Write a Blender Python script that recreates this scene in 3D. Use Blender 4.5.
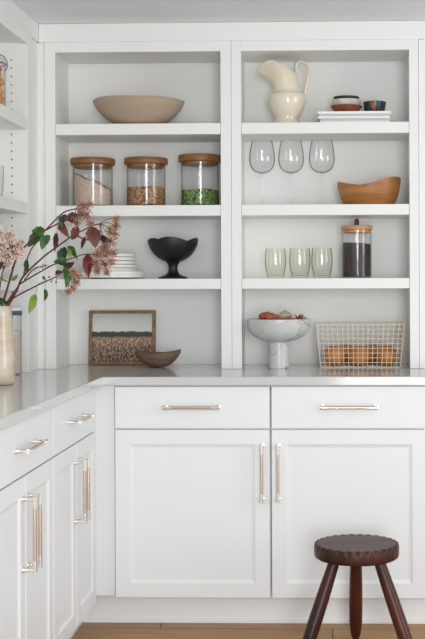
import bpy, bmesh, math, random
from mathutils import Vector, Matrix, Euler, noise
from math import sin, cos, pi, radians, sqrt

# ------------------------------------------------------------------ scene
for o in list(bpy.data.objects):
    bpy.data.objects.remove(o)
SC = bpy.context.scene
COL = SC.collection

cam = bpy.data.cameras.new('camera')
CAM = bpy.data.objects.new('camera', cam); COL.objects.link(CAM)
CAM.location = (0, -4.3, 1.254)
CAM.rotation_euler = (radians(90), radians(0.2), radians(1.5))
cam.sensor_width = 36; cam.sensor_fit = 'AUTO'
cam.lens = 1186 / 639 * 36
cam.shift_x = -(((332 - 1186 * math.tan(radians(1.5))) - 212.5) / 639) + .0009
cam.shift_y = -(319.5 - 283) / 639
cam.clip_start = 0.05
SC.camera = CAM

W = bpy.data.worlds.new('world'); SC.world = W; W.use_nodes = True
bg = W.node_tree.nodes['Background']
bg.inputs['Color'].default_value = (0.905, 0.965, 1.0, 1)
bg.inputs['Strength'].default_value = 0.86

def area(name, loc, target, size, size_y, power, color):
    l = bpy.data.lights.new(name, 'AREA'); l.shape = 'RECTANGLE'
    l.size = size; l.size_y = size_y; l.energy = power; l.color = color
    o = bpy.data.objects.new(name, l); COL.objects.link(o); o.location = loc
    d = Vector(target) - Vector(loc)
    o.rotation_euler = d.to_track_quat('-Z', 'Y').to_euler()
    return o
# tall windows of the room behind the viewer, and the one to the right
area('window_light', (0.7, -6.4, 1.35), (-0.3, 0.4, 1.3), 1.3, 2.2, 128, (0.97, 0.985, 1.0))
area('side_window_light', (4.2, -2.6, 1.7), (-0.6, 0.2, 1.2), 1.6, 1.8, 45, (0.97, 0.985, 1.0))

vs = SC.view_settings
vs.view_transform = 'Standard'; vs.look = 'None'; vs.gamma = 1; vs.use_curve_mapping = False
vs.exposure = -0.05

# ------------------------------------------------------------------ materials
def lin(h):
    h = h.lstrip('#'); c = [int(h[i:i+2], 16) / 255 for i in (0, 2, 4)]
    return tuple((v / 12.92 if v <= .04045 else ((v + .055) / 1.055) ** 2.4) for v in c) + (1,)

def mat(name, color, rough=.5, metal=0, spec=.5, var=None, scale=20, detail=3, bump=0, bscale=80,
        stretch=(1, 1, 1), ramp=(.35, .65), coat=0, sub=0, trans=0):
    m = bpy.data.materials.new(name); m.use_nodes = True
    nt = m.node_tree; b = nt.nodes['Principled BSDF']
    b.inputs['Base Color'].default_value = lin(color)
    b.inputs['Roughness'].default_value = rough
    b.inputs['Metallic'].default_value = metal
    b.inputs['Specular IOR Level'].default_value = spec
    b.inputs['Coat Weight'].default_value = coat
    if sub:
        b.inputs['Subsurface Weight'].default_value = sub
        b.inputs['Subsurface Radius'].default_value = (.01, .008, .006)
    if trans: b.inputs['Transmission Weight'].default_value = trans
    if var or bump:
        tc = nt.nodes.new('ShaderNodeTexCoord'); mp = nt.nodes.new('ShaderNodeMapping')
        mp.inputs['Scale'].default_value = stretch
        nt.links.new(tc.outputs['Object'], mp.inputs['Vector'])
    if var:
        n = nt.nodes.new('ShaderNodeTexNoise'); n.inputs['Scale'].default_value = scale
        n.inputs['Detail'].default_value = detail
        nt.links.new(mp.outputs['Vector'], n.inputs['Vector'])
        r = nt.nodes.new('ShaderNodeValToRGB')
        r.color_ramp.elements[0].position = ramp[0]; r.color_ramp.elements[0].color = lin(color)
        r.color_ramp.elements[1].position = ramp[1]; r.color_ramp.elements[1].color = lin(var)
        nt.links.new(n.outputs['Fac'], r.inputs['Fac'])
        nt.links.new(r.outputs['Color'], b.inputs['Base Color'])
    if bump:
        n2 = nt.nodes.new('ShaderNodeTexNoise'); n2.inputs['Scale'].default_value = bscale
        n2.inputs['Detail'].default_value = 4
        nt.links.new(mp.outputs['Vector'], n2.inputs['Vector'])
        bp = nt.nodes.new('ShaderNodeBump'); bp.inputs['Strength'].default_value = bump
        bp.inputs['Distance'].default_value = .002
        nt.links.new(n2.outputs['Fac'], bp.inputs['Height'])
        nt.links.new(bp.outputs['Normal'], b.inputs['Normal'])
    return m

def thin_glass(name, tint, edge, ior=1.45, rough=.02):
    """thin clear glass: see-through with a Fresnel reflection, darker where seen edge on"""
    m = bpy.data.materials.new(name); m.use_nodes = True; nt = m.node_tree; nt.nodes.clear()
    out = nt.nodes.new('ShaderNodeOutputMaterial')
    tr = nt.nodes.new('ShaderNodeBsdfTransparent'); gl = nt.nodes.new('ShaderNodeBsdfGlossy')
    gl.inputs['Roughness'].default_value = rough
    lw = nt.nodes.new('ShaderNodeLayerWeight'); lw.inputs['Blend'].default_value = .5
    r = nt.nodes.new('ShaderNodeValToRGB')
    r.color_ramp.elements[0].position = .55; r.color_ramp.elements[0].color = lin(tint)
    r.color_ramp.elements[1].position = 1; r.color_ramp.elements[1].color = lin(edge)
    nt.links.new(lw.outputs['Facing'], r.inputs['Fac']); nt.links.new(r.outputs['Color'], tr.inputs['Color'])
    # Schlick reflectance: f0 + (1 - f0) * facing^5, the same from either side of the pane
    f0 = ((ior - 1) / (ior + 1)) ** 2
    pw = nt.nodes.new('ShaderNodeMath'); pw.operation = 'POWER'; pw.inputs[1].default_value = 5
    nt.links.new(lw.outputs['Facing'], pw.inputs[0])
    fr = nt.nodes.new('ShaderNodeMath'); fr.operation = 'MULTIPLY_ADD'
    fr.inputs[1].default_value = .55; fr.inputs[2].default_value = f0
    nt.links.new(pw.outputs[0], fr.inputs[0])
    mx = nt.nodes.new('ShaderNodeMixShader')
    nt.links.new(fr.outputs[0], mx.inputs['Fac']); nt.links.new(tr.outputs[0], mx.inputs[1])
    nt.links.new(gl.outputs[0], mx.inputs[2]); nt.links.new(mx.outputs[0], out.inputs['Surface'])
    return m

def veined(name, base, vein, scale, width, rough, cloud, wob=.35):
    m = bpy.data.materials.new(name); m.use_nodes = True; nt = m.node_tree; b = nt.nodes['Principled BSDF']
    b.inputs['Roughness'].default_value = rough
    tc = nt.nodes.new('ShaderNodeTexCoord')
    n = nt.nodes.new('ShaderNodeTexNoise'); n.inputs['Scale'].default_value = scale * 1.6; n.inputs['Detail'].default_value = 4
    nt.links.new(tc.outputs['Object'], n.inputs['Vector'])
    ad = nt.nodes.new('ShaderNodeMixRGB'); ad.blend_type = 'ADD'; ad.inputs['Fac'].default_value = wob / scale * 2
    nt.links.new(tc.outputs['Object'], ad.inputs[1]); nt.links.new(n.outputs['Color'], ad.inputs[2])
    v = nt.nodes.new('ShaderNodeTexVoronoi'); v.feature = 'DISTANCE_TO_EDGE'; v.inputs['Scale'].default_value = scale
    nt.links.new(ad.outputs[0], v.inputs['Vector'])
    r = nt.nodes.new('ShaderNodeValToRGB'); r.color_ramp.elements[0].position = 0
    r.color_ramp.elements[0].color = lin(vein); r.color_ramp.elements[1].position = width; r.color_ramp.elements[1].color = (1, 1, 1, 1)
    nt.links.new(v.outputs['Distance'], r.inputs['Fac'])
    n2 = nt.nodes.new('ShaderNodeTexNoise'); n2.inputs['Scale'].default_value = scale * .9; n2.inputs['Detail'].default_value = 6
    nt.links.new(tc.outputs['Object'], n2.inputs['Vector'])
    r2 = nt.nodes.new('ShaderNodeValToRGB'); r2.color_ramp.elements[0].position = .35; r2.color_ramp.elements[0].color = lin(cloud)
    r2.color_ramp.elements[1].position = .6; r2.color_ramp.elements[1].color = lin(base)
    nt.links.new(n2.outputs['Fac'], r2.inputs['Fac'])
    # veins only where a second noise lets them through
    n3 = nt.nodes.new('ShaderNodeTexNoise'); n3.inputs['Scale'].default_value = scale * .7
    nt.links.new(tc.outputs['Object'], n3.inputs['Vector'])
    r3 = nt.nodes.new('ShaderNodeValToRGB'); r3.color_ramp.elements[0].position = .38; r3.color_ramp.elements[1].position = .55
    nt.links.new(n3.outputs['Fac'], r3.inputs['Fac'])
    mu = nt.nodes.new('ShaderNodeMixRGB'); mu.blend_type = 'MULTIPLY'
    nt.links.new(r3.outputs['Color'], mu.inputs['Fac'])
    nt.links.new(r2.outputs['Color'], mu.inputs[1]); nt.links.new(r.outputs['Color'], mu.inputs[2])
    nt.links.new(mu.outputs[0], b.inputs['Base Color'])
    return m

def floor_mat():
    m = bpy.data.materials.new('oak_floor'); m.use_nodes = True; nt = m.node_tree; b = nt.nodes['Principled BSDF']
    b.inputs['Roughness'].default_value = .5; b.inputs['Specular IOR Level'].default_value = .25
    tc = nt.nodes.new('ShaderNodeTexCoord')
    br = nt.nodes.new('ShaderNodeTexBrick'); br.offset = .37
    br.inputs['Scale'].default_value = 1; br.inputs['Brick Width'].default_value = 1.7; br.inputs['Row Height'].default_value = .16
    br.inputs['Mortar Size'].default_value = .0022; br.inputs['Mortar'].default_value = lin('#4a3524')
    br.inputs['Color1'].default_value = lin('#c49a70'); br.inputs['Color2'].default_value = lin('#b58c62')
    nt.links.new(tc.outputs['Object'], br.inputs['Vector'])
    mp = nt.nodes.new('ShaderNodeMapping'); mp.inputs['Scale'].default_value = (1.2, 16, 1)
    nt.links.new(tc.outputs['Object'], mp.inputs['Vector'])
    n = nt.nodes.new('ShaderNodeTexNoise'); n.inputs['Scale'].default_value = 4; n.inputs['Detail'].default_value = 6
    nt.links.new(mp.outputs['Vector'], n.inputs['Vector'])
    r = nt.nodes.new('ShaderNodeValToRGB'); r.color_ramp.elements[0].position = .3; r.color_ramp.elements[0].color = (.72, .7, .68, 1)
    r.color_ramp.elements[1].position = .7; r.color_ramp.elements[1].color = (1, 1, 1, 1)
    nt.links.new(n.outputs['Fac'], r.inputs['Fac'])
    mu = nt.nodes.new('ShaderNodeMixRGB'); mu.blend_type = 'MULTIPLY'; mu.inputs['Fac'].default_value = 1
    nt.links.new(br.outputs['Color'], mu.inputs[1]); nt.links.new(r.outputs['Color'], mu.inputs[2])
    nt.links.new(mu.outputs[0], b.inputs['Base Color'])
    return m

def wood(name, a, c, scale=6, stretch=(1, 1, 8), rough=.45, bump=.15, ramp=(.35, .68)):
    return mat(name, a, rough, var=c, scale=scale, detail=6, stretch=stretch, ramp=ramp, bump=bump, bscale=scale * 3)

def field_picture():
    """a landscape: pale sky, dark hedge line and a brown meadow"""
    m = bpy.data.materials.new('field_landscape'); m.use_nodes = True; nt = m.node_tree; b = nt.nodes['Principled BSDF']
    b.inputs['Roughness'].default_value = .55
    tc = nt.nodes.new('ShaderNodeTexCoord'); sp = nt.nodes.new('ShaderNodeSeparateXYZ')
    nt.links.new(tc.outputs['Object'], sp.inputs[0])
    def ramp(pts, src):
        r = nt.nodes.new('ShaderNodeValToRGB'); e = r.color_ramp.elements
        e[0].position, e[0].color = pts[0][0], lin(pts[0][1]); e[1].position, e[1].color = pts[-1][0], lin(pts[-1][1])
        for p, c in pts[1:-1]:
            x = e.new(p); x.color = lin(c)
        nt.links.new(src, r.inputs['Fac']); return r
    mr = nt.nodes.new('ShaderNodeMapRange'); mr.inputs['From Min'].default_value = -.1; mr.inputs['From Max'].default_value = .1
    n0 = nt.nodes.new('ShaderNodeTexNoise'); n0.inputs['Scale'].default_value = 55; n0.inputs['Detail'].default_value = 4
    nt.links.new(tc.outputs['Object'], n0.inputs['Vector'])
    ma = nt.nodes.new('ShaderNodeMath'); ma.operation = 'MULTIPLY_ADD'; ma.inputs[1].default_value = .016
    nt.links.new(n0.outputs['Fac'], ma.inputs[0]); nt.links.new(sp.outputs['Z'], ma.inputs[2])
    nt.links.new(ma.outputs[0], mr.inputs['Value'])
    rb = ramp([(0, '#6e5d51'), (.3, '#836e5e'), (.48, '#a68b74'), (.545, '#957d66'), (.56, '#3a3937'), (.655, '#454443'), (.672, '#dedbd0'), (.85, '#d2d3cc'), (1, '#bcc1bd')], mr.outputs['Result'])
    mp = nt.nodes.new('ShaderNodeMapping'); mp.inputs['Scale'].default_value = (1, 1, .55)
    nt.links.new(tc.outputs['Object'], mp.inputs['Vector'])
    n1 = nt.nodes.new('ShaderNodeTexNoise'); n1.inputs['Scale'].default_value = 150; n1.inputs['Detail'].default_value = 3
    nt.links.new(mp.outputs['Vector'], n1.inputs['Vector'])
    rs = ramp([(.38, '#3d322b'), (.48, '#94816f'), (.58, '#ffffff')], n1.outputs['Fac'])
    mk = ramp([(0, '#ffffff'), (.5, '#c0c0c0'), (.555, '#000000'), (1, '#000000')], mr.outputs['Result'])
    mx = nt.nodes.new('ShaderNodeMixRGB'); mx.blend_type = 'OVERLAY'
    nt.links.new(mk.outputs['Color'], mx.inputs['Fac']); nt.links.new(rb.outputs['Color'], mx.inputs[1]); nt.links.new(rs.outputs['Color'], mx.inputs[2])
    nt.links.new(mx.outputs[0], b.inputs['Base Color'])
    return m

M = {
 'wall': mat('wall_paint', '#e6e4df', .7, bump=.05, bscale=150),
 'ceiling': mat('ceiling_paint', '#f0f2f5', .8),
 'cab': mat('cabinet_paint', '#eeefef', .38, spec=.4),
 'shelfpaint': mat('shelf_paint', '#f0efeb', .42, spec=.35),
 'dark': mat('dark_gap', '#2a2725', .8),
 'counter': mat('quartz_counter', '#d2d1cf', .09, spec=.5, var='#cdccc9', scale=5, ramp=(.3, .7)),
 'floor': floor_mat(),
 'nickel': mat('polished_nickel', '#f3ece6', .14, 1),
 'bronze': mat('rose_bronze_bar', '#d9c3b4', .22, 1, bump=.1, bscale=900),
 'glass': thin_glass('clear_glass', '#fefefe', '#d3d8d6'),
 'wine': thin_glass('wine_glass', '#fefefe', '#9a958e', ior=1.6),
 'tumbler': thin_glass('pale_green_glass', '#fefefb', '#9ca599', ior=1.5),
 'lid': wood('acacia_lid', '#7a4f2a', '#9a6a3c', 9, (1, 6, 12), .45),
 'lidlight': wood('beech_lid', '#c08a5e', '#d6a578', 9, (1, 6, 12), .45),
 'leather': mat('dark_leather', '#4a2418', .5),
 'stone': mat('tan_stoneware', '#b09a84', .75, var='#b6a18c', scale=90, bump=.3, bscale=220),
 'flour': mat('flour', '#c3ad99', .95, var='#d6c2ae', scale=70, bump=.6, bscale=160),
 'grain': mat('grain_kernels', '#43270f', .7, var='#d0a066', scale=140, ramp=(.4, .6), bump=.9, bscale=200),
 'herb': mat('green_split_peas', '#16300a', .7, var='#86a850', scale=130, ramp=(.4, .6), bump=.9, bscale=200),
 'coffee': mat('coffee_beans', '#0e0807', .5, var='#5e4438', scale=170, ramp=(.5, .64), bump=.9, bscale=180),
 'plate': mat('ivory_plate', '#ebe8e0', .3),
 'black': mat('black_ceramic', '#161516', .42, bump=.1, bscale=60),
 'frame': wood('walnut_frame', '#7a5638', '#94704d', 10, (4, 4, 4), .5),
 'field': field_picture(),
 'boat': wood('brown_carved_wood', '#5c4636', '#7d6350', 14, (1, 5, 9), .6),
 'cream': mat('cream_glaze', '#ece1cc', .14, spec=.55, var='#e5d8c0', scale=9, coat=.3),
 'paper': mat('paper_pages', '#d8d5d0', .8, var='#c2bfba', scale=30, stretch=(1, 1, 40)),
 'cover': mat('white_cover', '#f0efed', .35),
 'cover_grey': mat('grey_white_cover', '#c9c7c4', .4),
 'terra': mat('terracotta_glaze', '#7c3e22', .35, var='#9c5836', scale=40),
 'celadon': mat('white_celadon', '#dbd6c8', .3, var='#b3c0ae', scale=18, ramp=(.45, .7)),
 'inkglaze': mat('ink_glaze', '#1d2126', .25, var='#39434d', scale=25),
 'rust_drip': mat('rust_drip_glaze', '#8a5236', .3),
 'olive': wood('honey_wood', '#9a5f2e', '#c08748', 5, (1, 1, 7), .42, .1),
 'marble': veined('white_marble', '#d9d8d5', '#55595c', 7, .024, .28, '#c9c8c6'),
 'rust': mat('rust_dried_pod', '#8a3f1a', .7, var='#bf6a34', scale=70, bump=.5),
 'bulb': mat('cream_bulb', '#d3c3a6', .6, var='#b79f80', scale=40),
 'reddry': mat('red_dried_petal', '#8a3a26', .7, var='#b0583c', scale=80),
 'wire': mat('cream_wire', '#e4d8c6', .4, spec=.5),
 'orange': mat('orange_rind', '#b9691e', .45, var='#cf8a38', scale=12, bump=.5, bscale=320),
 'stalk': mat('dry_stalk', '#5a4a28', .8),
 'stoolwood': mat('dark_stained_wood', '#2a130d', .34, spec=.35, var='#5a281a', scale=9, detail=6, stretch=(1, 1, .35), ramp=(.35, .75), bump=.35, bscale=60),
 'stooltop': mat('worn_stool_top', '#2c1610', .42, spec=.3, var='#66382a', scale=7, detail=6, stretch=(.5, 3, 1), ramp=(.35, .72), bump=.3, bscale=50),
 'vase': mat('cream_tan_glaze', '#e3d6c2', .2, var='#bfa482', scale=7, stretch=(1, 1, 2.4), ramp=(.42, .75), coat=.3),
 'stem': mat('woody_stem', '#6a4634', .7, var='#5a2230', scale=12),
 'redstem': mat('dark_red_stem', '#5f1f2c', .6),
 'green': mat('green_leaf', '#34561f', .45, var='#4b7030', scale=30),
 'darkgreen': mat('dark_green_leaf', '#1d3d1c', .4, var='#2f5226', scale=30),
 'lime': mat('light_green_leaf', '#6a8a2c', .45, var='#86a044', scale=30),
 'rustleaf': mat('rust_red_leaf', '#532624', .55, var='#80453c', scale=30),
 'crimson': mat('crimson_leaf', '#58181d', .5, var='#7c2b2e', scale=30),
 'maroon': mat('maroon_leaf', '#3d1a1c', .5, var='#5c2728', scale=30),
 'budpink': mat('pink_bud', '#cfa794', .8, var='#a8705f', scale=90),
 'budtan': mat('tan_bud', '#c9a57e', .8, var='#a87e58', scale=90),
 'budcream': mat('cream_pink_petal', '#f2e2d2', .8, var='#d6aa9e', scale=60),
 'pedicel': mat('pink_pedicel', '#8a4a44', .7),
 'cracker': mat('golden_crackers', '#c98a3c', .7, var='#e0ac5c', scale=25, bump=.5),
 'wireblack': mat('black_clip_wire', '#1c1c1e', .45),
 'whitelid': mat('white_lid', '#e4e4e2', .4),
 'blueband': mat('blue_grey_band', '#4d5868', .5),
 'milk': mat('pale_pink_grain', '#cdb9ac', .9, var='#d9cac0', scale=80),
}

# ------------------------------------------------------------------ helpers
def obj(name, bm, m, parent=None, smooth=False, loc=None, sharp=40):
    me = bpy.data.meshes.new(name)
    bmesh.ops.recalc_face_normals(bm, faces=bm.faces)
    bm.to_mesh(me); bm.free()
    for mm in (m if isinstance(m, (list, tuple)) else [m]): me.materials.append(mm)
    if smooth:
        for p in me.polygons: p.use_smooth = True
        me.set_sharp_from_angle(angle=radians(sharp))
    o = bpy.data.objects.new(name, me); COL.objects.link(o)
    if parent: o.parent = parent
    if loc: o.location = loc
    return o

def tag(o, label=None, cat=None, group=None, kind=None):
    if label: o['label'] = label
    if cat: o['category'] = cat
    if group: o['group'] = group
    if kind: o['kind'] = kind
    return o

def thing(name, label, cat, loc, rz=0, group=None):
    o = bpy.data.objects.new(name, None); COL.objects.link(o)
    o.empty_display_size = .05
    o.location = loc; o.rotation_euler = (0, 0, rz)
    return tag(o, label, cat, group)

def dup(root, loc, label, rz=0):
    r = root.copy(); COL.objects.link(r); r.location = loc; r.rotation_euler = (0, 0, rz); r['label'] = label
    for ch in list(root.children):
        c = ch.copy(); COL.objects.link(c); c.parent = r
        for g in list(ch.children):
            d = g.copy(); COL.objects.link(d); d.parent = c
    return r

def struct(name, bm, m, smooth=False):
    return tag(obj(name, bm, m, smooth=smooth), kind='structure')

def box(bm, x0, x1, y0, y1, z0, z1, bevel=0, seg=2):
    r = bmesh.ops.create_cube(bm, size=1)
    vs_ = r['verts']
    for v in vs_:
        v.co = Vector((x0 + (v.co.x + .5) * (x1 - x0), y0 + (v.co.y + .5) * (y1 - y0), z0 + (v.co.z + .5) * (z1 - z0)))
    if bevel:
        es = list({e for v in vs_ for e in v.link_edges})
        bmesh.ops.bevel(bm, geom=es, offset=bevel, segments=seg, profile=.5, affect='EDGES')
    return bm

def bx(*a, **k):
    return box(bmesh.new(), *a, **k)

def ring_loft(bm, rings, cap0=True, cap1=True, closed=True):
    """rings: lists of Vectors of equal length"""
    vr = [[bm.verts.new(p) for p in r] for r in rings]
    n = len(vr[0])
    for a, b in zip(vr, vr[1:]):
        for i in range(n if closed else n - 1):
            j = (i + 1) % n
            bm.faces.new((a[i], a[j], b[j], b[i]))
    if cap0: bm.faces.new(list(reversed(vr[0])))
    if cap1: bm.faces.new(vr[-1])
    return vr

def lathe(bm, prof, seg=48, c=(0, 0, 0), sx=1, sy=1, dz=None, cap0=True, cap1=True):
    """prof: (r, z) from bottom/outer round to the end; dz(angle, k) lifts points"""
    rings = []
    for k, (r, z) in enumerate(prof):
        ring = []
        for i in range(seg):
            a = 2 * pi * i / seg
            h = dz(a, k) if dz else 0
            ring.append(Vector((c[0] + r * cos(a) * sx, c[1] + r * sin(a) * sy, c[2] + z + h)))
        rings.append(ring)
    ring_loft(bm, rings, cap0, cap1)
    return bm

def L(prof, **k):
    return lathe(bmesh.new(), prof, **k)

def smooth_path(pts, n=6):
    P = [Vector(p) for p in pts]
    if len(P) < 3: return P
    out = []
    for i in range(len(P) - 1):
        p0 = P[max(i - 1, 0)]; p1 = P[i]; p2 = P[i + 1]; p3 = P[min(i + 2, len(P) - 1)]
        for k in range(n):
            t = k / n
            out.append(.5 * ((2 * p1) + (p2 - p0) * t + (2 * p0 - 5 * p1 + 4 * p2 - p3) * t * t + (3 * p1 - p0 - 3 * p2 + p3) * t ** 3))
    out.append(P[-1]); return out

def tube(bm, pts, r0, r1=None, seg=8, flat=1):
    P = [Vector(p) for p in pts]; r1 = r0 if r1 is None else r1
    rings = []; up = None
    for i, p in enumerate(P):
        d = (P[min(i + 1, len(P) - 1)] - P[max(i - 1, 0)]).normalized()
        if up is None:
            up = Vector((0, 0, 1)) if abs(d.z) < .9 else Vector((1, 0, 0))
        a = d.cross(up).normalized(); b = a.cross(d).normalized(); up = b
        r = r0 + (r1 - r0) * i / max(1, len(P) - 1)
        rings.append([p + a * cos(2 * pi * k / seg) * r * flat + b * sin(2 * pi * k / seg) * r for k in range(seg)])
    ring_loft(bm, rings)
    return bm

def ball(bm, c, r, sub=1, s=(1, 1, 1)):
    q = bmesh.ops.create_icosphere(bm, subdivisions=sub, radius=1)
    for v in q['verts']:
        v.co = Vector((c[0] + v.co.x * r * s[0], c[1] + v.co.y * r * s[1], c[2] + v.co.z * r * s[2]))

# ------------------------------------------------------------------ room shell
CZ = .916                                       # counter top
struct('floor', bx(-1.6, 2.0, -1.7, .72, -.05, 0), M['floor'])
struct('wall_back', bx(-1.6, 2.0, .665, .76, 0, 2.285), M['wall'])
struct('wall_left', bx(-1.56, -1.45, -1.7, .665, 0, 2.285), M['wall'])
struct('ceiling', bx(-1.6, 2.0, -1.7, .76, 2.285, 2.38), M['ceiling'])

# fascia boards between the shelving and the ceiling
struct('trim_1', bx(-1.156, .42, .371, .40, 2.211, 2.284, bevel=.0015), M['shelfpaint'])
struct('trim_2', bx(-1.19, -1.156, -1.4, .371, 2.211, 2.284, bevel=.0015), M['shelfpaint'])
# corner fillers of the upper shelving
struct('trim_3', bx(-1.164, -1.1345, .377, .40, .9165, 2.2105, bevel=.001), M['shelfpaint'])
struct('trim_4', bx(-1.19, -1.1625, .2580, .40, .9165, 2.2105, bevel=.001), M['shelfpaint'])
struct('trim_5', bx(.3465, .42, .379, .40, .9165, 2.2105, bevel=.001), M['shelfpaint'])
# corner fillers of the base cabinets
struct('trim_6', bx(-.870, -.7945, .018, .04, .113, .8855, bevel=.001), M['cab'])
struct('trim_7', bx(-.895, -.870, -.0485, .04, .113, .8855, bevel=.001), M['cab'])
struct('trim_8', bx(.3475, .42, .018, .04, .113, .8855, bevel=.001), M['cab'])
# toe kicks with their shoe moulding
b = bx(-.93, .42, .07, .085, 0, .113); box(b, -.93, .42, .063, .07, 0, .017, bevel=.003)
struct('baseboard_back', b, M['cab'])
b = bx(-.945, -.93, -1.4, .07, 0, .113); box(b, -.93, -.923, -1.4, .062, 0, .017, bevel=.003)
struct('baseboard_left', b, M['cab'])

# ------------------------------------------------------------------ base cabinets
def shaker(x0, x1, z0, z1, st=.053, t=.019, rec=.006):
    """door slab with a recessed flat centre panel, front towards -y, back at y = t"""
    bm = bmesh.new()
    def rect(a, b_, c, d, y): return [bm.verts.new((a, y, c)), bm.verts.new((b_, y, c)), bm.verts.new((b_, y, d)), bm.verts.new((a, y, d))]
    e = .0018
    loops = [rect(x0, x1, z0, z1, t), rect(x0, x1, z0, z1, e), rect(x0 + e, x1 - e, z0 + e, z1 - e, 0),
             rect(x0 + st, x1 - st, z0 + st, z1 - st, 0), rect(x0 + st + .004, x1 - st - .004, z0 + st + .004, z1 - st - .004, rec * .55),
             rect(x0 + st + .013, x1 - st - .013, z0 + st + .013, z1 - st - .013, rec)]
    for p, q in zip(loops, loops[1:]):
        for i in range(4):
            bm.faces.new((p[i], p[(i + 1) % 4], q[(i + 1) % 4], q[i]))
    bm.faces.new(loops[-1]); bm.faces.new(list(reversed(loops[0])))
    return bm

def handle(parent, cx, cz, length, vertical):
    """bar pull: two posts on rosettes, polished sockets and a bronze grip"""
    def V(a, y, s): return (cx + s, y, cz + a) if vertical else (cx + a, y, cz + s)
    h = length / 2 - .007; pr = .034
    b = bmesh.new()
    for s in (-1, 1):
        tube(b, [V(s * h, 0, 0), V(s * h, -.003, 0)], .0095, seg=20)
        tube(b, [V(s * h, -.003, 0), V(s * h, -.0045, 0), V(s * h, -.010, 0)], .0078, seg=20)
        tube(b, [V(s * h, -.008, 0), V(s * h, -pr - .002, 0)], .0052, seg=16)
        q = [V(s * (h + .006), -pr, 0), V(s * (h + .004), -pr, 0), V(s * (h - .024), -pr, 0), V(s * (h - .025), -pr, 0)]
        tube(b, q, .0068, seg=20)
    n0 = len(b.faces)
    tube(b, [V(-h + .0225, -pr, 0), V(h - .0225, -pr, 0)], .0058, seg=20)
    b.faces.ensure_lookup_table()
    for f in b.faces[n0:]: f.material_index = 1
    o = obj('handle', b, [M['nickel'], M['bronze']], parent, smooth=True)
    o['label'] = 'polished nickel bar pull with a bronze grip'
    return o

def base_cabinet(label, loc, rz, w, doors):
    t = thing('base_cabinet', label, 'cabinet', loc, rz, 'white base cabinets')
    obj('carcass', bx(.0005, w - .0005, .0195, .56, .113, .8855, bevel=.001), M['cab'], t)
    g = .0035
    d = obj('drawer', bx(g, w - g, 0, .0195, .727, .8785, bevel=.0018), M['cab'], t)
    handle(d, w / 2, .8045, .208, False)
    x = 0
    for i, dw in enumerate(doors):
        p = obj('door', shaker(x + g, x + dw - (g if len(doors) == 1 or i else g * .6), .1105, .7215), M['cab'], t)
        left = (len(doors) == 1 and DOORSIDE[0] == 'r') or (len(doors) == 2 and i == 0)
        hx = x + dw - .030 if left else x + .0275
        handle(p, hx, .566, .208, True)
        x += dw
    return t
DOORSIDE = ['r']
base_cabinet('white base cabinet with one door, behind and left of the wooden stool', (-.7935, 0, 0), 0, .5700, [.5700])
DOORSIDE[0] = 'l'
base_cabinet('white base cabinet with one door, directly behind the wooden stool', (-.2225, 0, 0), 0, .5690, [.5690])
base_cabinet('white two-door base cabinet in the left run, next to the corner', (-.85, -.702, 0), pi / 2, .652, [.327, .325])
base_cabinet('white two-door base cabinet in the left run, nearer the viewer and below the vase', (-.85, -1.366, 0), pi / 2, .6625, [.331, .3315])

# countertop: one L-shaped slab
b = bmesh.new()
pts = [(-1.449, -1.4), (-.832, -1.4), (-.832, -.02), (.45, -.02), (.45, .664), (-1.449, .664)]
lo = [b.verts.new((x, y, .886)) for x, y in pts]; hi = [b.verts.new((x, y, CZ)) for x, y in pts]
b.faces.new(hi); b.faces.new(list(reversed(lo)))
for i in range(6): b.faces.new((lo[i], lo[(i + 1) % 6], hi[(i + 1) % 6], hi[i]))
es = [e for e in b.edges if all(v.co.z > .9 for v in e.verts)]
bmesh.ops.bevel(b, geom=es, offset=.003, segments=2, profile=.5, affect='EDGES')
tag(obj('countertop', b, M['counter']), 'pale grey polished quartz countertop running round the corner on white base cabinets', 'countertop')

# ------------------------------------------------------------------ open shelving units
SH = [(1.843, 1.887), (1.521, 1.5635), (1.2315, 1.2725)]
def pin_holes(parent, xs, y, face):
    b = bmesh.new()
    for x in xs:
        for k in range(40):
            z = 1.0 + k * .0317
            if any(a - .006 < z < c + .006 for a, c in SH) or z > 2.14: continue
            if face == 'y': tube(b, [(x, y - .0004, z), (x, y + .004, z)], .0028, seg=10)
            else: tube(b, [(y - .0004, x, z), (y + .004, x, z)], .0028, seg=10)
    return b

def shelving(label, x0, x1, o0, o1, loc, rz, ov=.006):
    """local: front face at y = 0, depth 0.27, standing on the counter; x0..x1 outer, o0..o1 opening"""
    t = thing('shelving_unit', label, 'shelving', loc, rz, 'white open shelving units')
    z = -CZ
    zt = 2.2105 + z; zo = 2.170 + z
    ff = bx(x0, o0, 0, .02, .0005, zt, bevel=.001); box(ff, o1 + (.0035 if ov < .001 else 0), x1, 0, .02, .0005, zt, bevel=.001)
    box(ff, o0, o1, 0, .02, zo, zt, bevel=.001)
    obj('face_frame', ff, M['shelfpaint'], t)
    i0, i1 = o0 - ov, o1 + ov
    obj('side_panel', bx(x0 + .003, i0, .0205, .27, .0005, zt), M['shelfpaint'], t)
    sp_ = bx(i1, x1 - .003, .0205, .27, .0005, zt)
    if ov < .001: box(sp_, i1, o1 + .0033, .0015, .0206, .0005, zo - .0005)
    obj('side_panel', sp_, M['shelfpaint'], t)
    obj('back_panel', bx(x0 + .003, x1 - .003, .2705, .288, .0005, zt), M['shelfpaint'], t)
    obj('top_panel', bx(i0, i1, .0205, .27, zo + .004, zt), M['shelfpaint'], t)
    for a, c in SH:
        s = bx(i0, i1, .0205, .27, a + z, c + z); box(s, o0 + .001, o1 - .001, .001, .0205, a + z, c + z, bevel=.0015)
        obj('shelf', s, M['shelfpaint'], t)
    return t
shelving('white open shelving unit holding the tan stoneware bowl and wood-lidded jars', -1.1325, -.3935, -1.091, -.435, (0, .37, CZ), 0)
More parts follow.
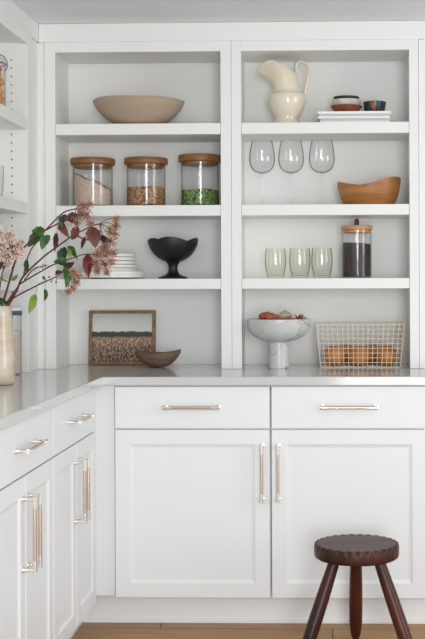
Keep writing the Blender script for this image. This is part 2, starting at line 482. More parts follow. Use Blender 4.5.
shelving('white open shelving unit holding the pitcher, wine glasses and wire basket', -.3925, .344, -.354, .308, (0, .37, CZ), 0)
# the left-hand unit faces +x: local x runs along world y
tl = shelving('white open shelving unit on the left side, seen edge-on behind the vase', -1.30, .256, -1.24, .195, (-1.156, 0, CZ), pi / 2, .0004)
pb = bmesh.new()
for k in range(38):
    z = 1.0 + k * .0317
    if any(a - .006 < z < c + .006 for a, c in SH) or z > 2.14: continue
    for yy in (.062, .215):
        tube(pb, [(.1950, yy, z - CZ), (.1962, yy, z - CZ)], .003, seg=10)
po = obj('shelf_pin_hole', pb, M['dark'], tl); po['kind'] = 'stuff'; po['label'] = 'rows of small dark shelf pin holes'

# ------------------------------------------------------------------ left-back shelving: bowls and jars
BEFORE = set(bpy.data.objects)
t = thing('serving_bowl', 'wide tan stoneware bowl on the top shelf', 'bowl', (-.776, .462, 1.8873))
R = .1845
out = [(.070, 0), (.084, .003), (.100, .009), (.125, .024), (.147, .042), (.166, .064), (.179, .084), (R, .0975), (R - .003, .1005), (R - .008, .099),
       (.170, .086), (.130, .05), (.09, .022), (.03, .018)]
obj('bowl', L(out, seg=72, sy=.91, dz=lambda a, k: (.0018 * sin(2 * a + .6) + .001 * sin(5 * a)) * (1 if 6 <= k <= 9 else 0)), M['stone'], t, smooth=True)
obj('foot_ring', L([(.068, -.0001), (.0735, .0), (.0735, .006), (.068, .006)], seg=48, sy=.91), M['stone'], t, smooth=True)

def jar_parts(t, r, h, lid_r, lid_h, lidmat, strap=False):
    w = .0022
    gp = [(0.002, .0002), (r - .006, .0002), (r - .0015, .002), (r, .007), (r, h), (r - w, h), (r - w, .008), (r - w - .003, .0055), (.002, .0055)]
    g = obj('jar_body', L(gp, seg=56), M['glass'], t, smooth=True); g['label'] = 'clear glass jar body'
    lp = [(.002, h - .012), (r - .008, h - .012), (r - .0055, h - .010), (r - .0055, h + .0004), (lid_r - .005, h + .0004), (lid_r - .001, h + .002), (lid_r, h + .005),
          (lid_r, h + lid_h - .004), (lid_r - .002, h + lid_h - .001), (lid_r - .006, h + lid_h), (.002, h + lid_h)]
    ld = obj('lid', L(lp, seg=56), lidmat, t, smooth=True); ld['label'] = 'round wooden lid'
    if strap:
        b = bmesh.new()
        tube(b, smooth_path([(-.004, 0, h + lid_h - .001), (-.0045, 0, h + lid_h + .018), (0, 0, h + lid_h + .0245), (.0045, 0, h + lid_h + .018), (.004, 0, h + lid_h - .001)], 5), .0055, seg=10, flat=.55)
        obj('strap', b, M['leather'], ld, smooth=True)

def fill(name, label, loc, r, hfun, m, lumps, cat, grain=0):
    b = bmesh.new(); seg = 44; rings = []
    rr = [.25, .5, .7, .85, .95, 1]
    base = [Vector((r * cos(2 * pi * i / seg), r * sin(2 * pi * i / seg), 0)) for i in range(seg)]
    rings.append(base)
    rings.append([Vector((r * cos(2 * pi * i / seg), r * sin(2 * pi * i / seg), hfun(r * cos(2 * pi * i / seg), r * sin(2 * pi * i / seg)) * .5)) for i in range(seg)])
    for f in reversed(rr):
        ring = []
        for i in range(seg):
            x, y = r * f * cos(2 * pi * i / seg), r * f * sin(2 * pi * i / seg)
            z = hfun(x, y) + lumps * noise.noise(Vector((x * 120, y * 120, 3)))
            ring.append(Vector((x, y, z)))
        rings.append(ring)
    ring_loft(b, rings)
    if grain:
        rng = random.Random(5)
        for _ in range(230):
            f = sqrt(rng.random()) * .93; a = rng.random() * 2 * pi
            x, y = r * f * cos(a), r * f * sin(a)
            q = bmesh.ops.create_icosphere(b, subdivisions=1, radius=grain)
            rot = Euler((rng.random() * 6, rng.random() * 6, rng.random() * 6)).to_matrix()
            for v in q['verts']:
                v.co = rot @ Vector((v.co.x, v.co.y * .6, v.co.z * .6)) + Vector((x, y, hfun(x, y)))
    o = obj(name, b, m, smooth=True, loc=loc)
    return tag(o, label, cat, kind='stuff')

JZ = 1.5637; JY = .495
t = thing('storage_jar', 'glass jar with wooden lid, leftmost of three, filled with pale flour', 'jar', (-.970, JY, JZ), 0, 'wood-lidded glass jars')
jar_parts(t, .0805, .171, .0905, .027, M['lid'])
fill('flour', 'pale beige flour heaped to the left inside the leftmost jar', (-.970, JY, JZ + .0062), .0772,
     lambda x, y: .102 - .40 * x + .003 * sin(70 * x) - .10 * max(0, x - .01) + .05 * y, M['flour'], .004, 'flour')
t = thing('storage_jar', 'glass jar with wooden lid, middle of three, part filled with brown grain', 'jar', (-.753, JY, JZ), 0, 'wood-lidded glass jars')
jar_parts(t, .0785, .171, .0885, .027, M['lid'])
fill('grain', 'brown grain inside the middle wood-lidded jar', (-.753, JY, JZ + .0062), .0752, lambda x, y: .072 + .0015 * sin(55 * x), M['grain'], .003, 'grain', .0035)
t = thing('storage_jar', 'glass jar with wooden lid, rightmost and tallest of three, part filled with green peas', 'jar', (-.5335, JY, JZ), 0, 'wood-lidded glass jars')
jar_parts(t, .0775, .180, .0875, .029, M['lid'])
fill('split_peas', 'green dried peas inside the rightmost wood-lidded jar', (-.5335, JY, JZ + .0062), .0742, lambda x, y: .060 + .002 * sin(50 * x), M['herb'], .003, 'peas', .0035)

# plates
def plate_mesh(r, h):
    return L([(.002, .0002), (r * .58, .0002), (r * .6, .002), (r * .8, h * .30), (r * .985, h - .0128), (r, h - .0105), (r, h - .001), (r * .985, h), (r * .78, h * .45 + .006), (r * .58, .0062), (.002, .0062)], seg=56)
PX, PY = -.894, .505
z = 1.2728
big = obj('dinner_plate', plate_mesh(.131, .018), M['plate'], loc=(PX, PY, z), smooth=True)
tag(big, 'wide ivory plate at the bottom of the plate stack', 'plate', 'stacked ivory plates')
o = big.copy(); COL.objects.link(o); o.location = (PX - .001, PY, z + .0125); o['label'] = 'wide ivory plate, second from the bottom of the stack'
z += .0125 + .0135
small = obj('side_plate', plate_mesh(.0975, .017), M['plate'], loc=(PX, PY, z), smooth=True)
tag(small, 'small ivory plate lying directly on the wide plates', 'plate', 'stacked ivory plates')
for k, lb in enumerate(['small ivory plate, second from the bottom of the small plates', 'small ivory plate in the middle of the small plates',
                        'small ivory plate, second from the top of the stack', 'small ivory plate on top of the stack']):
    o = small.copy(); COL.objects.link(o); o.location = (PX + .001 * (-1) ** k, PY, z + .0148 * (k + 1)); o['label'] = lb

# black compote
t = thing('pedestal_bowl', 'black ceramic pedestal bowl with wavy rim on the shelf', 'bowl', (-.6455, .505, 1.2728))
wav = lambda a, k: (.0105 * cos(3 * (a + pi / 2 )) ) * ({7: .3, 8: .75, 9: 1, 10: 1, 11: .7}.get(k, 0))
obj('bowl', L([(.010, .066), (.022, .068), (.040, .073), (.060, .084), (.078, .100), (.089, .116), (.096, .130), (.0995, .140), (.1015, .149), (.1025, .1575), (.0995, .1575), (.097, .146), (.086, .116), (.058, .088), (.02, .078)],
              seg=96, dz=wav), M['black'], t, smooth=True)
obj('pedestal', L([(.002, .0002), (.059, .0002), (.0605, .003), (.058, .007), (.040, .012), (.026, .020), (.0195, .032), (.018, .046), (.0205, .058), (.027, .066), (.030, .0705), (.002, .0705)], seg=56), M['black'], t, smooth=True)

# framed landscape leaning on the back panel
t = thing('framed_picture', 'walnut framed landscape of a brown meadow leaning on the back panel', 'picture', (-.8735, .604, CZ + .0012))
t.rotation_euler = (radians(-5.5), 0, 0)
FW, FH, FB = .278, .226, .0135
b = bmesh.new()
for (a, c, d, e) in ((-FW/2, FW/2, 0, FB), (-FW/2, FW/2, FH - FB, FH), (-FW/2, -FW/2 + FB, FB, FH - FB), (FW/2 - FB, FW/2, FB, FH - FB)):
    box(b, a, c, -.008, .010, d, e, bevel=.0012)
obj('frame', b, M['frame'], t)
p = obj('picture', bx(-FW/2 + FB - .001, FW/2 - FB + .001, -.001, .004, -FH/2 + FB - .001, FH/2 - FB + .001), M['field'], t, loc=(0, 0, FH / 2))
p['label'] = 'landscape with pale sky, dark hedge line and brown meadow'

# carved boat-shaped bowl
def boat():
    b = bmesh.new(); n = 44; secs = 22; ro = []; 
    def pt(u, v, inner):
        # u -1..1 along, v angle 0..pi from rim(-y) under to rim(+y)
        s = 1 - abs(u) ** 2.2
        off = .004 if inner else 0
        hw = .058 * s ** .62 - off * .8
        hw = max(hw, .0012)
        zr = .058 + .015 * abs(u) ** 1.8 + (.0015 * u)
        zb = .0 + (.060 * abs(u) ** 2.6) + off * 1.4
        y = -hw * cos(v)
        z = zr - (zr - zb) * (sin(v) ** .62)
        return Vector((u * .092, y, max(z, 0.0002)))
    outer = [[pt(-1 + 2 * i / secs if 0 < i < secs else (-.997 if i == 0 else .997), pi * k / n, False) for k in range(n + 1)] for i in range(secs + 1)]
    inner = [[pt(-.985 + 1.97 * i / secs, pi * k / n, True) for k in range(n + 1)] for i in range(secs + 1)]
    vo = ring_loft(b, outer, False, False, closed=False); vi = ring_loft(b, inner, False, False, closed=False)
    for i in range(secs):
        b.faces.new((vo[i][0], vo[i+1][0], vi[i+1][0], vi[i][0])); b.faces.new((vo[i][n], vi[i][n], vi[i+1][n], vo[i+1][n]))
    for i in (0, secs):
        for k in range(n): 
            try: b.faces.new((vo[i][k], vo[i][k+1], vi[i][k+1], vi[i][k]))
            except ValueError: pass
    return b
o = obj('carved_bowl', boat(), M['boat'], smooth=True, loc=(-.701, .462, CZ + .0003))
o.rotation_euler = (0, 0, radians(-4))
tag(o, 'brown carved wooden boat-shaped bowl in front of the framed picture', 'bowl')

# ------------------------------------------------------------------ right-back shelving
# cream pitcher
t = thing('pitcher', 'glossy cream ceramic pitcher with curled handle on the top shelf', 'pitcher', (-.183, .505, 1.8873))
S = .00405; CX = 287.5; BZ = 126.8
def P2(px, py): return ((px - CX) * S, (BZ - py) * S)
ringdef = [(275.5, 126.8, 300.5, 126.8, 1, 0), (275, 122, 301, 122, 1, 0), (276.8, 119, 299.8, 119, 1, 0), (274.4, 114.5, 302.6, 114.5, 1, 0), (271.7, 109.5, 305, 109.5, 1, 0), (269.9, 104, 306.8, 104, 1, 0),
           (269.7, 98, 307.2, 98, 1, 0), (270.2, 95.2, 306.8, 95.2, 1, 0), (272.2, 93.9, 304.8, 94, 1, 0), (274.2, 93, 303.4, 93.2, 1, 0), (274.6, 89.5, 302.2, 90, 1, 0), (273.8, 85.5, 301.6, 86.5, 1, 0),
           (271, 81, 300.8, 82.5, .97, .12), (266.3, 77.3, 300, 79, .9, .45), (262.1, 74.8, 299.6, 76.5, .84, .8), (259, 72.8, 299.4, 74.6, .8, 1)]
b = bmesh.new(); rings = []; NS = 64
def bump(u):    # u: 0 at spout tip .. 1 at handle
    pts_ = [(0, 0), (.06, 4.5), (.14, 8.2), (.25, 11), (.38, 11.3), (.5, 9.6), (.64, 6.4), (.78, 3), (.9, .8), (1, 0)]
    for (a, c), (d, e) in zip(pts_, pts_[1:]):
        if a <= u <= d:
            f = (u - a) / (d - a); return c + (e - c) * f
    return 0
for (lx, ly, rx, ry, fy, w) in ringdef:
    (x0, z0), (x1, z1) = P2(lx, ly), P2(rx, ry); ring = []
    cxm = (x0 + x1) / 2; rad = (x1 - x0) / 2
    for i in range(NS):
        a = 2 * pi * i / NS
        u = (1 + cos(a)) / 2
        wy = min(rad, .0775) * fy
        yy = wy * sin(a) * (1 - .35 * w * (1 - u) ** 2)
        ring.append(Vector((cxm + rad * cos(a), yy, z0 + (z1 - z0) * u + bump(u) * S * w)))
    rings.append(ring)
# inner surface back down
inner = []
for r_, f in ((rings[-1], .95), (rings[-2], .93), (rings[-4], .9), (rings[9], .9), (rings[7], .93), (rings[4], .9), (rings[2], .5)):
    c = sum(r_, Vector()) / NS
    inner.append([c + Vector(((p.x - c.x) * f, (p.y - c.y) * f, p.z - c.z + (0 if r_ is rings[-1] else .002))) for p in r_])
ring_loft(b, rings + inner)
obj('body', b, M['cream'], t, smooth=True, sharp=60)
hp = [P2(x, y) for x, y in ((297.6, 76.5), (297, 70), (297.6, 65), (300.5, 62), (304.8, 62.6), (308.2, 66), (309.8, 72), (309.4, 78), (307.6, 85), (306.2, 92), (305.8, 98), (306.3, 103))]
b = bmesh.new(); tube(b, smooth_path([(x, 0, z_) for x, z_ in hp], 4), .0075, .0055, seg=12, flat=1.4)
obj('handle', b, M['cream'], t, smooth=True)

# thin magazines
zz = 1.8872
for k, (x0, x1, hh, lb) in enumerate([(-.046, .231, .0105, 'white paperback magazine at the bottom of the stack'), (-.044, .234, .0085, 'white paperback magazine, second from the bottom of the stack'),
        (-.053, .232, .0095, 'white paperback magazine in the middle of the stack'), (-.050, .236, .0085, 'white paperback magazine, second from the top of the stack'),
        (-.054, .237, .0105, 'white paperback magazine on top, directly under the small bowls')]):
    t = thing('magazine', lb, 'magazine', ((x0 + x1) / 2, .51, zz), 0, 'magazines on the top shelf')
    w = (x1 - x0) / 2
    c = bx(-w, w, -.105, .105, .0002, .0018, bevel=.0004); box(c, -w, w, -.105, .105, hh - .0018, hh - .0002, bevel=.0004); box(c, -w, w, -.1035, -.102, .0016, hh - .0016)
    obj('cover', c, M['cover'] if k % 2 == 0 else M['cover_grey'], t)
    obj('pages', bx(-w + .0015, w - .0015, -.1015, .1035, .0020, hh - .0020), M['paper'], t)
    zz += hh
MZ = zz + .0003
def small_bowl(name, prof, m, loc, label, cat='bowl', group=None, seg=48, dz=None):
    return tag(obj(name, L(prof, seg=seg, dz=dz), m, smooth=True, loc=loc), label, cat, group)
bp = [(.002, .0002), (.035, .0002), (.037, .004), (.052, .015), (.064, .030), (.0655, .032), (.0635, .0325), (.05, .019), (.034, .007), (.002, .006)]
small_bowl('small_bowl', bp, M['terra'], (.061, .50, MZ), 'reddish brown glazed small bowl at the bottom of the bowl stack')
b2 = [(.002, .0002), (.028, .0002), (.045, .008), (.056, .020), (.0605, .037), (.0595, .0385), (.058, .037), (.053, .021), (.042, .011), (.002, .006)]
small_bowl('small_bowl', b2, M['celadon'], (.062, .50, MZ + .0185), 'white and pale green small bowl in the middle of the bowl stack')
b3 = [(.002, .0002), (.026, .0002), (.040, .007), (.049, .018), (.0535, .030), (.0525, .031), (.051, .030), (.045, .018), (.036, .010), (.002, .005)]
small_bowl('small_bowl', b3, M['inkglaze'], (.060, .50, MZ + .0385), 'black glazed small bowl on top of the bowl stack')
t = thing('small_cup', 'blue-black glazed cup with a rust streak on the magazines', 'cup', (.1745, .50, MZ))
obj('cup', L([(.002, .0002), (.034, .0002), (.037, .003), (.042, .018), (.0455, .038), (.0465, .0475), (.0455, .0485), (.044, .0475), (.040, .02), (.033, .006), (.002, .005)], seg=56), M['inkglaze'], t, smooth=True)
b = bmesh.new(); rings = []
for k, (r_, z_) in enumerate([(.0393, .010), (.0425, .018), (.0443, .028), (.0460, .038), (.0470, .0475)]):
    a0 = -pi / 2 - .12 - .05 * k; w_ = .20 + .03 * (k % 3)
    rings.append([Vector((r_ * cos(a0 + w_ * q), r_ * sin(a0 + w_ * q), z_)) for q in (-1, -.5, 0, .5, 1)])
ring_loft(b, rings, False, False, closed=False)
o = obj('glaze_streak', b, M['rust_drip'], t, smooth=True); o['label'] = 'rust brown glaze streak'
md = o.modifiers.new('thickness', 'SOLIDIFY'); md.thickness = .0006; md.offset = 1

# wine glasses
wg = thing('wine_glass', 'tall clear wine glass, leftmost of three', 'glass', (-.2815, .50, 1.5637), 0, 'wine glasses on the shelf')
w_ = .0012
bo = [(.0045, .134), (.014, .1355), (.028, .1405), (.041, .151), (.0495, .168), (.0530, .188), (.0520, .206), (.0490, .232), (.0418, .2655), (.0415, .2675)]
bi = [(r_ - w_ - .0002 if i else .001, z_ + (.002 if i < 3 else 0)) for i, (r_, z_) in enumerate(bo)]
obj('bowl', L(bo + list(reversed(bi)), seg=56), M['wine'], wg, smooth=True)
obj('stem', L([(.0105, .0045), (.0055, .010), (.0046, .022), (.0042, .05), (.0042, .11), (.0048, .126), (.007, .1338), (.002, .1345)], seg=24), M['wine'], wg, smooth=True)
obj('foot', L([(.002, .0002), (.036, .0002), (.0375, .001), (.036, .0022), (.012, .0048), (.002, .005)], seg=48), M['wine'], wg, smooth=True)
dup(wg, (-.1640, .50, 1.5637), 'tall clear wine glass in the middle of three')
dup(wg, (-.0395, .50, 1.5637), 'tall clear wine glass, rightmost of three')

# wavy honey-coloured wooden bowl
def wavy(a, k, amp):
    # front rim: left .095, dip to .082, right .112
    x = cos(a)
    pts_ = [(-1.01, .006), (-.85, -.002), (-.6, -.0095), (-.3, -.0145), (.05, -.008), (.45, .0115), (.8, .0205), (1.01, .0195)]
    for (p, q), (u, w) in zip(pts_, pts_[1:]):
        if p <= x <= u:
            f = (x - p) / (u - p); return (q + (w - q) * f) * amp
wp = [(.070, .0002), (.092, .0015), (.104, .010), (.114, .028), (.1215, .050), (.1265, .072), (.1285, .088), (.1275, .0935), (.1235, .0925), (.1195, .07), (.108, .03), (.08, .012), (.02, .010)]
am = [0, 0, .02, .12, .35, .65, .92, 1, 1, .7, .2, 0, 0]
tag(obj('wooden_bowl', L(wp, seg=96, sy=.82, dz=lambda a, k: wavy(a, k, am[k])), M['olive'], smooth=True, loc=(.151, .50, 1.5637)),
    'honey brown wooden bowl with wavy rim beside the wine glasses', 'bowl')

# tumblers
tg = [(.002, .0002), (.030, .0002), (.0325, .003), (.0365, .018), (.0415, .042), (.0437, .066), (.0430, .090), (.0398, .1205), (.0393, .1225), (.0385, .1215),
      (.0413, .09), (.0418, .066), (.0395, .042), (.0345, .020), (.029, .012), (.002, .010)]
tm = obj('tumbler', L(tg, seg=56), M['tumbler'], smooth=True, loc=(-.2285, .50, 1.2728))
tag(tm, 'pale green glass tumbler, leftmost of three', 'glass', 'glass tumblers on the lower shelf')
for x, lb in ((-.130, 'pale green glass tumbler in the middle of three'), (-.0405, 'pale green glass tumbler, rightmost of three and nearest the coffee jar')):
    o = tm.copy(); COL.objects.link(o); o.location = (x, .50, 1.2728); o['label'] = lb

# coffee jar
t = thing('storage_jar', 'tall glass jar of dark coffee beans with pale lid and leather strap', 'jar', (.1005, .50, 1.2728))
jar_parts(t, .0600, .194, .0635, .018, M['lidlight'], True)
fill('coffee_beans', 'dark coffee beans filling the tall strapped jar', (.1005, .50, 1.2728 + .0062), .0567, lambda x, y: .131 - .06 * x + .002 * sin(60 * y), M['coffee'], .004, 'coffee beans', .0055)

# marble pedestal bowl
MX, MY = -.2125, .412
t = thing('pedestal_bowl', 'white marble pedestal bowl with grey veins on the countertop', 'bowl', (MX, MY, CZ + .0002))
obj('bowl', L([(.002, .103), (.040, .104), (.072, .112), (.100, .127), (.118, .148), (.1255, .168), (.1275, .186), (.1275, .1945), (.1255, .196), (.1215, .196), (.1195, .190), (.115, .168), (.09, .138), (.05, .124), (.002, .121)], seg=72), M['marble'], t, smooth=True)
obj('pedestal', L([(.002, .0), (.0415, .0), (.0425, .001), (.0425, .104), (.002, .105)], seg=56), M['marble'], t, smooth=True)
# dried things in the marble bowl
MB = CZ + .0002
def pod(name, dx, dy, z_, r, m, label, s=(1, 1, 1), rot=(0, 0, 0), cap=None):
    t_ = thing(name, label, 'dried pod', (MX + dx, MY + dy, MB + z_), 0, None)
    t_.rotation_euler = rot
    prof = [(.002, -.6 * r), (.35 * r, -.55 * r), (.8 * r, -.25 * r), (r, .05 * r), (.93 * r, .4 * r), (.65 * r, .72 * r), (.3 * r, .88 * r), (.002, .92 * r)]
    b_ = L(prof, seg=28, sx=s[0], sy=s[1])
    for v in b_.verts:
        v.co *= 1 + .09 * noise.noise(v.co * (2.2 / r) + Vector((dx * 50, 0, 0))); v.co.z *= s[2]
    obj('pod', b_, m, t_, smooth=True)
    b_ = bmesh.new(); tube(b_, smooth_path([(0, 0, .85 * r * s[2]), (.08 * r, 0, 1.0 * r * s[2]), (.12 * r, 0, 1.03 * r * s[2])], 4), .07 * r, .05 * r, seg=8)
    obj('stem', b_, cap or M['stalk'], t_, smooth=True)
    return t_
pod('dried_pod', -.045, -.012, .198, .034, M['rust'], 'rust brown domed dried pod at the left in the marble bowl', (1.08, 1, .8), (0, radians(8), 0))
pod('dried_pod', -.030, .055, .195, .030, M['bulb'], 'cream dried pod at the back left in the marble bowl', (1.1, 1, .8))
pod('dried_pod', .024, .022, .204, .028, M['bulb'], 'cream round dried pod at the middle in the marble bowl', (1, 1, .85), (0, radians(-6), 0))
pod('dried_pod', -.002, -.066, .186, .019, M['reddry'], 'small reddish dried pod at the front middle in the marble bowl')
pod('dried_pod', .050, -.058, .189, .019, M['rust'], 'small rust dried pod right of the cream one in the marble bowl', (1.3, 1, .8))
# star-shaped dried flower
t = thing('dried_flower', 'reddish star-shaped dried flower at the right in the marble bowl', 'dried flower', (MX + .082, MY - .01, MB + .193))
b = bmesh.new()
for k in range(9):
    a = 2 * pi * k / 9; tl_ = .35 + .5 * (k % 3) / 2
    d = Vector((cos(a) * cos(tl_), sin(a) * cos(tl_), sin(tl_))); s_ = Vector((-sin(a), cos(a), 0)); n_ = d.cross(s_)
    L_ = .030
    r0 = [d * .004 + s_ * .003, d * .004 + n_ * .002, d * .004 - s_ * .003, d * .004 - n_ * .002]
    r1 = [d * L_ * .55 + s_ * .0062, d * L_ * .55 + n_ * .002, d * L_ * .55 - s_ * .0062, d * L_ * .55 - n_ * .002]
    r2 = [d * L_ + s_ * .0008, d * L_ + n_ * .0005, d * L_ - s_ * .0008, d * L_ - n_ * .0005]
    ring_loft(b, [r0, r1, r2])
obj('petals', b, M['reddry'], t, smooth=True)
b = bmesh.new(); ball(b, (0, 0, .002), .008, 2); obj('flower_centre', b, M['rust'], t, smooth=True)

# wire basket and oranges
BX, BY = .1115, .495
t = thing('wire_basket', 'cream wire grid basket holding oranges on the countertop', 'basket', (BX, BY, CZ + .0005))
Hh = .173; tw, bw = .1745, .158; td, bd = .096, .086
def bp_(u, v, f):      # u -1..1 along x, f 0 bottom..1 top, v -1..1 along y
    return Vector((u * (bw + (tw - bw) * f), v * (bd + (td - bd) * f), .0018 + f * (Hh - .0018)))
b = bmesh.new(); wr = .0013
NX, NY, NZ = 17, 10, 9
for i in range(NX + 1):
    u = -1 + 2 * i / NX
    for v in (-1, 1): tube(b, [bp_(u, v, 0), bp_(u, v, 1)], wr, seg=6)
    tube(b, [bp_(u, -1, 0), bp_(u, 1, 0)], wr, seg=6)
for i in range(1, NY):
    v = -1 + 2 * i / NY
    for u in (-1, 1): tube(b, [bp_(u, v, 0), bp_(u, v, 1)], wr, seg=6)
    tube(b, [bp_(-1, v, 0), bp_(1, v, 0)], wr, seg=6)
for k in range(NZ):
    f = k / NZ
    c4 = [bp_(-1, -1, f), bp_(1, -1, f), bp_(1, 1, f), bp_(-1, 1, f)]
    for i in range(4): tube(b, [c4[i], c4[(i + 1) % 4]], wr, seg=6)
obj('wire_grid', b, M['wire'], t)
b = bmesh.new(); c4 = [bp_(-1, -1, 1), bp_(1, -1, 1), bp_(1, 1, 1), bp_(-1, 1, 1)]
for i in range(4): tube(b, [c4[i], c4[(i + 1) % 4]], .0021, seg=8)
for q in c4: ball(b, q, .0021, 1)
obj('rim', b, M['wire'], t, smooth=True)
def orange_bm(r):
    b_ = bmesh.new(); q = bmesh.ops.create_uvsphere(b_, u_segments=32, v_segments=20, radius=r)
    for v in b_.verts:
        v.co.z *= .92
        d = sqrt(v.co.x ** 2 + v.co.y ** 2) / r
        if v.co.z > 0: v.co.z -= .006 * math.exp(-(d / .18) ** 2)
    return b_
ot = thing('orange', 'orange at the front left in the wire basket', 'orange', (BX - .103, BY - .036, CZ + .0465), 0, 'oranges in the wire basket')
obj('fruit', orange_bm(.0455), M['orange'], ot, smooth=True)
b = L([(.0006, .0350), (.0038, .0353), (.0032, .0380), (.0006, .0385)], seg=8); obj('stem_button', b, M['stalk'], ot, smooth=True)
for (dx, dy, lb, rz_) in ((-.006, -.036, 'orange at the front middle in the wire basket', 1), (.106, -.034, 'orange at the front right in the wire basket', 2),
                     (-.056, .040, 'orange at the back left in the wire basket', 3), (.052, .041, 'orange at the back right in the wire basket', 4)):
    dup(ot, (BX + dx, BY + dy, CZ + .0465), lb, rz_)

# everything standing in the two back units sits a few millimetres further right
for o in bpy.data.objects:
    if o not in BEFORE and o.parent is None: o.location.x += .0025
# ------------------------------------------------------------------ left-hand shelving contents
t = thing('clip_jar', 'glass jar of golden crackers with black wire clip, on the left top shelf', 'jar', (-1.247, .03, 1.8873))
g = obj('jar_body', L([(.002, .0002), (.045, .0002), (.050, .004), (.051, .012), (.051, .165), (.046, .180), (.044, .182), (.0425, .18), (.0488, .163), (.0488, .012), (.045, .006), (.002, .005)], seg=48), M['glass'], t, smooth=True)
obj('lid', L([(.002, .184), (.047, .184), (.049, .188), (.047, .196), (.03, .205), (.002, .207)], seg=48), M['glass'], t, smooth=True)
b = bmesh.new()
tube(b, smooth_path([(.0525 * cos(a), .0525 * sin(a), .176) for a in [2 * pi * i / 24 for i in range(25)]], 1), .0016, seg=6)
tube(b, smooth_path([(.052, 0, .150), (.058, 0, .165), (.056, 0, .185), (.046, 0, .203), (.020, 0, .213), (-.02, 0, .213), (-.046, 0, .203), (-.055, 0, .185), (-.052, 0, .168)], 4), .0018, seg=6)
obj('wire_clip', b, M['wireblack'], t, smooth=True)
b = bmesh.new(); rng = random.Random(8)
for k in range(210):
    a = rng.random() * 2 * pi; rr_ = .0385 * sqrt(rng.random()); z_ = .012 + .152 * (k / 210)
    rot = Euler((rng.random() * 3, rng.random() * 3, rng.random() * 3)).to_matrix()
    q = bmesh.ops.create_cube(b, size=1)
    for v in q['verts']:
        v.co = rot @ Vector((v.co.x * .021, v.co.y * .018, v.co.z * .006)) + Vector((rr_ * cos(a), rr_ * sin(a), z_))
tag(obj('crackers', b, M['cracker'], loc=(-1.247, .03, 1.8873)), 'golden crackers inside the wire-clip jar', 'crackers', kind='stuff')

tag(obj('drinking_glass', L([(.002, .0002), (.034, .0002), (.038, .004), (.045, .03), (.048, .07), (.049, .128), (.0478, .128), (.0468, .07), (.0435, .03), (.036, .009), (.002, .007)], seg=48), M['glass'], smooth=True, loc=(-1.258, .05, 1.5637)),
    'clear drinking glass on the middle shelf at the left', 'glass')
bb = L([(.002, .0002), (.032, .0002), (.034, .004), (.055, .016), (.068, .036), (.071, .050), (.070, .0515), (.0675, .05), (.0645, .037), (.052, .02), (.03, .008), (.002, .007)], seg=48)
wb = obj('stacked_bowl', bb, M['plate'], smooth=True, loc=(-1.268, .05, 1.2728))
ords = ['at the bottom', 'second from the bottom', 'third from the bottom', 'fourth from the bottom', 'in the middle', 'fourth from the top', 'third from the top', 'second from the top', 'on top']
tag(wb, 'ivory bowl at the bottom of the tall stack, left shelving', 'bowl', 'bowls stacked in the left shelving')
for k in range(1, 9):
    o = wb.copy(); COL.objects.link(o); o.location = (-1.268, .05, 1.2728 + .0185 * k); o['label'] = 'ivory bowl %s of the tall stack, left shelving' % ords[k]

t = thing('canister', 'clear canister with white lid and blue-grey band behind the vase', 'canister', (-1.206, .118, CZ + .0003))
obj('canister_body', L([(.002, .0002), (.040, .0002), (.043, .004), (.043, .2205), (.0415, .2205), (.0415, .006), (.002, .004)], seg=48), M['glass'], t, smooth=True)
obj('lid', L([(.002, .2375), (.0445, .2375), (.046, .239), (.046, .249), (.044, .2515), (.002, .2515)], seg=48), M['whitelid'], t, smooth=True)
obj('band', L([(.002, .2207), (.0445, .2207), (.0452, .222), (.0452, .236), (.0445, .2373), (.002, .2373)], seg=48), M['blueband'], t, smooth=True)
fill('oats', 'pale pinkish grain filling the canister behind the vase', (-1.206, .118, CZ + .005), .0405, lambda x, y: .155 + .002 * sin(60 * x), M['milk'], .002, 'grain')

# ------------------------------------------------------------------ vase and branches
VX, VY = -1.124, -.34
prof = [(.002, .0002), (.048, .0002), (.053, .003), (.057, .012), (.0590, .035), (.0588, .06), (.0570, .10), (.0540, .15), (.0505, .20), (.0478, .24), (.0470, .262), (.0455, .264), (.0437, .262), (.0445, .24), (.050, .15), (.054, .06), (.045, .012), (.002, .010)]
tag(obj('vase', L(prof, seg=64, dz=lambda a, k: 0), M['vase'], smooth=True, loc=(VX, VY, CZ + .0002)), 'cream and tan glazed ceramic vase on the left countertop', 'vase')

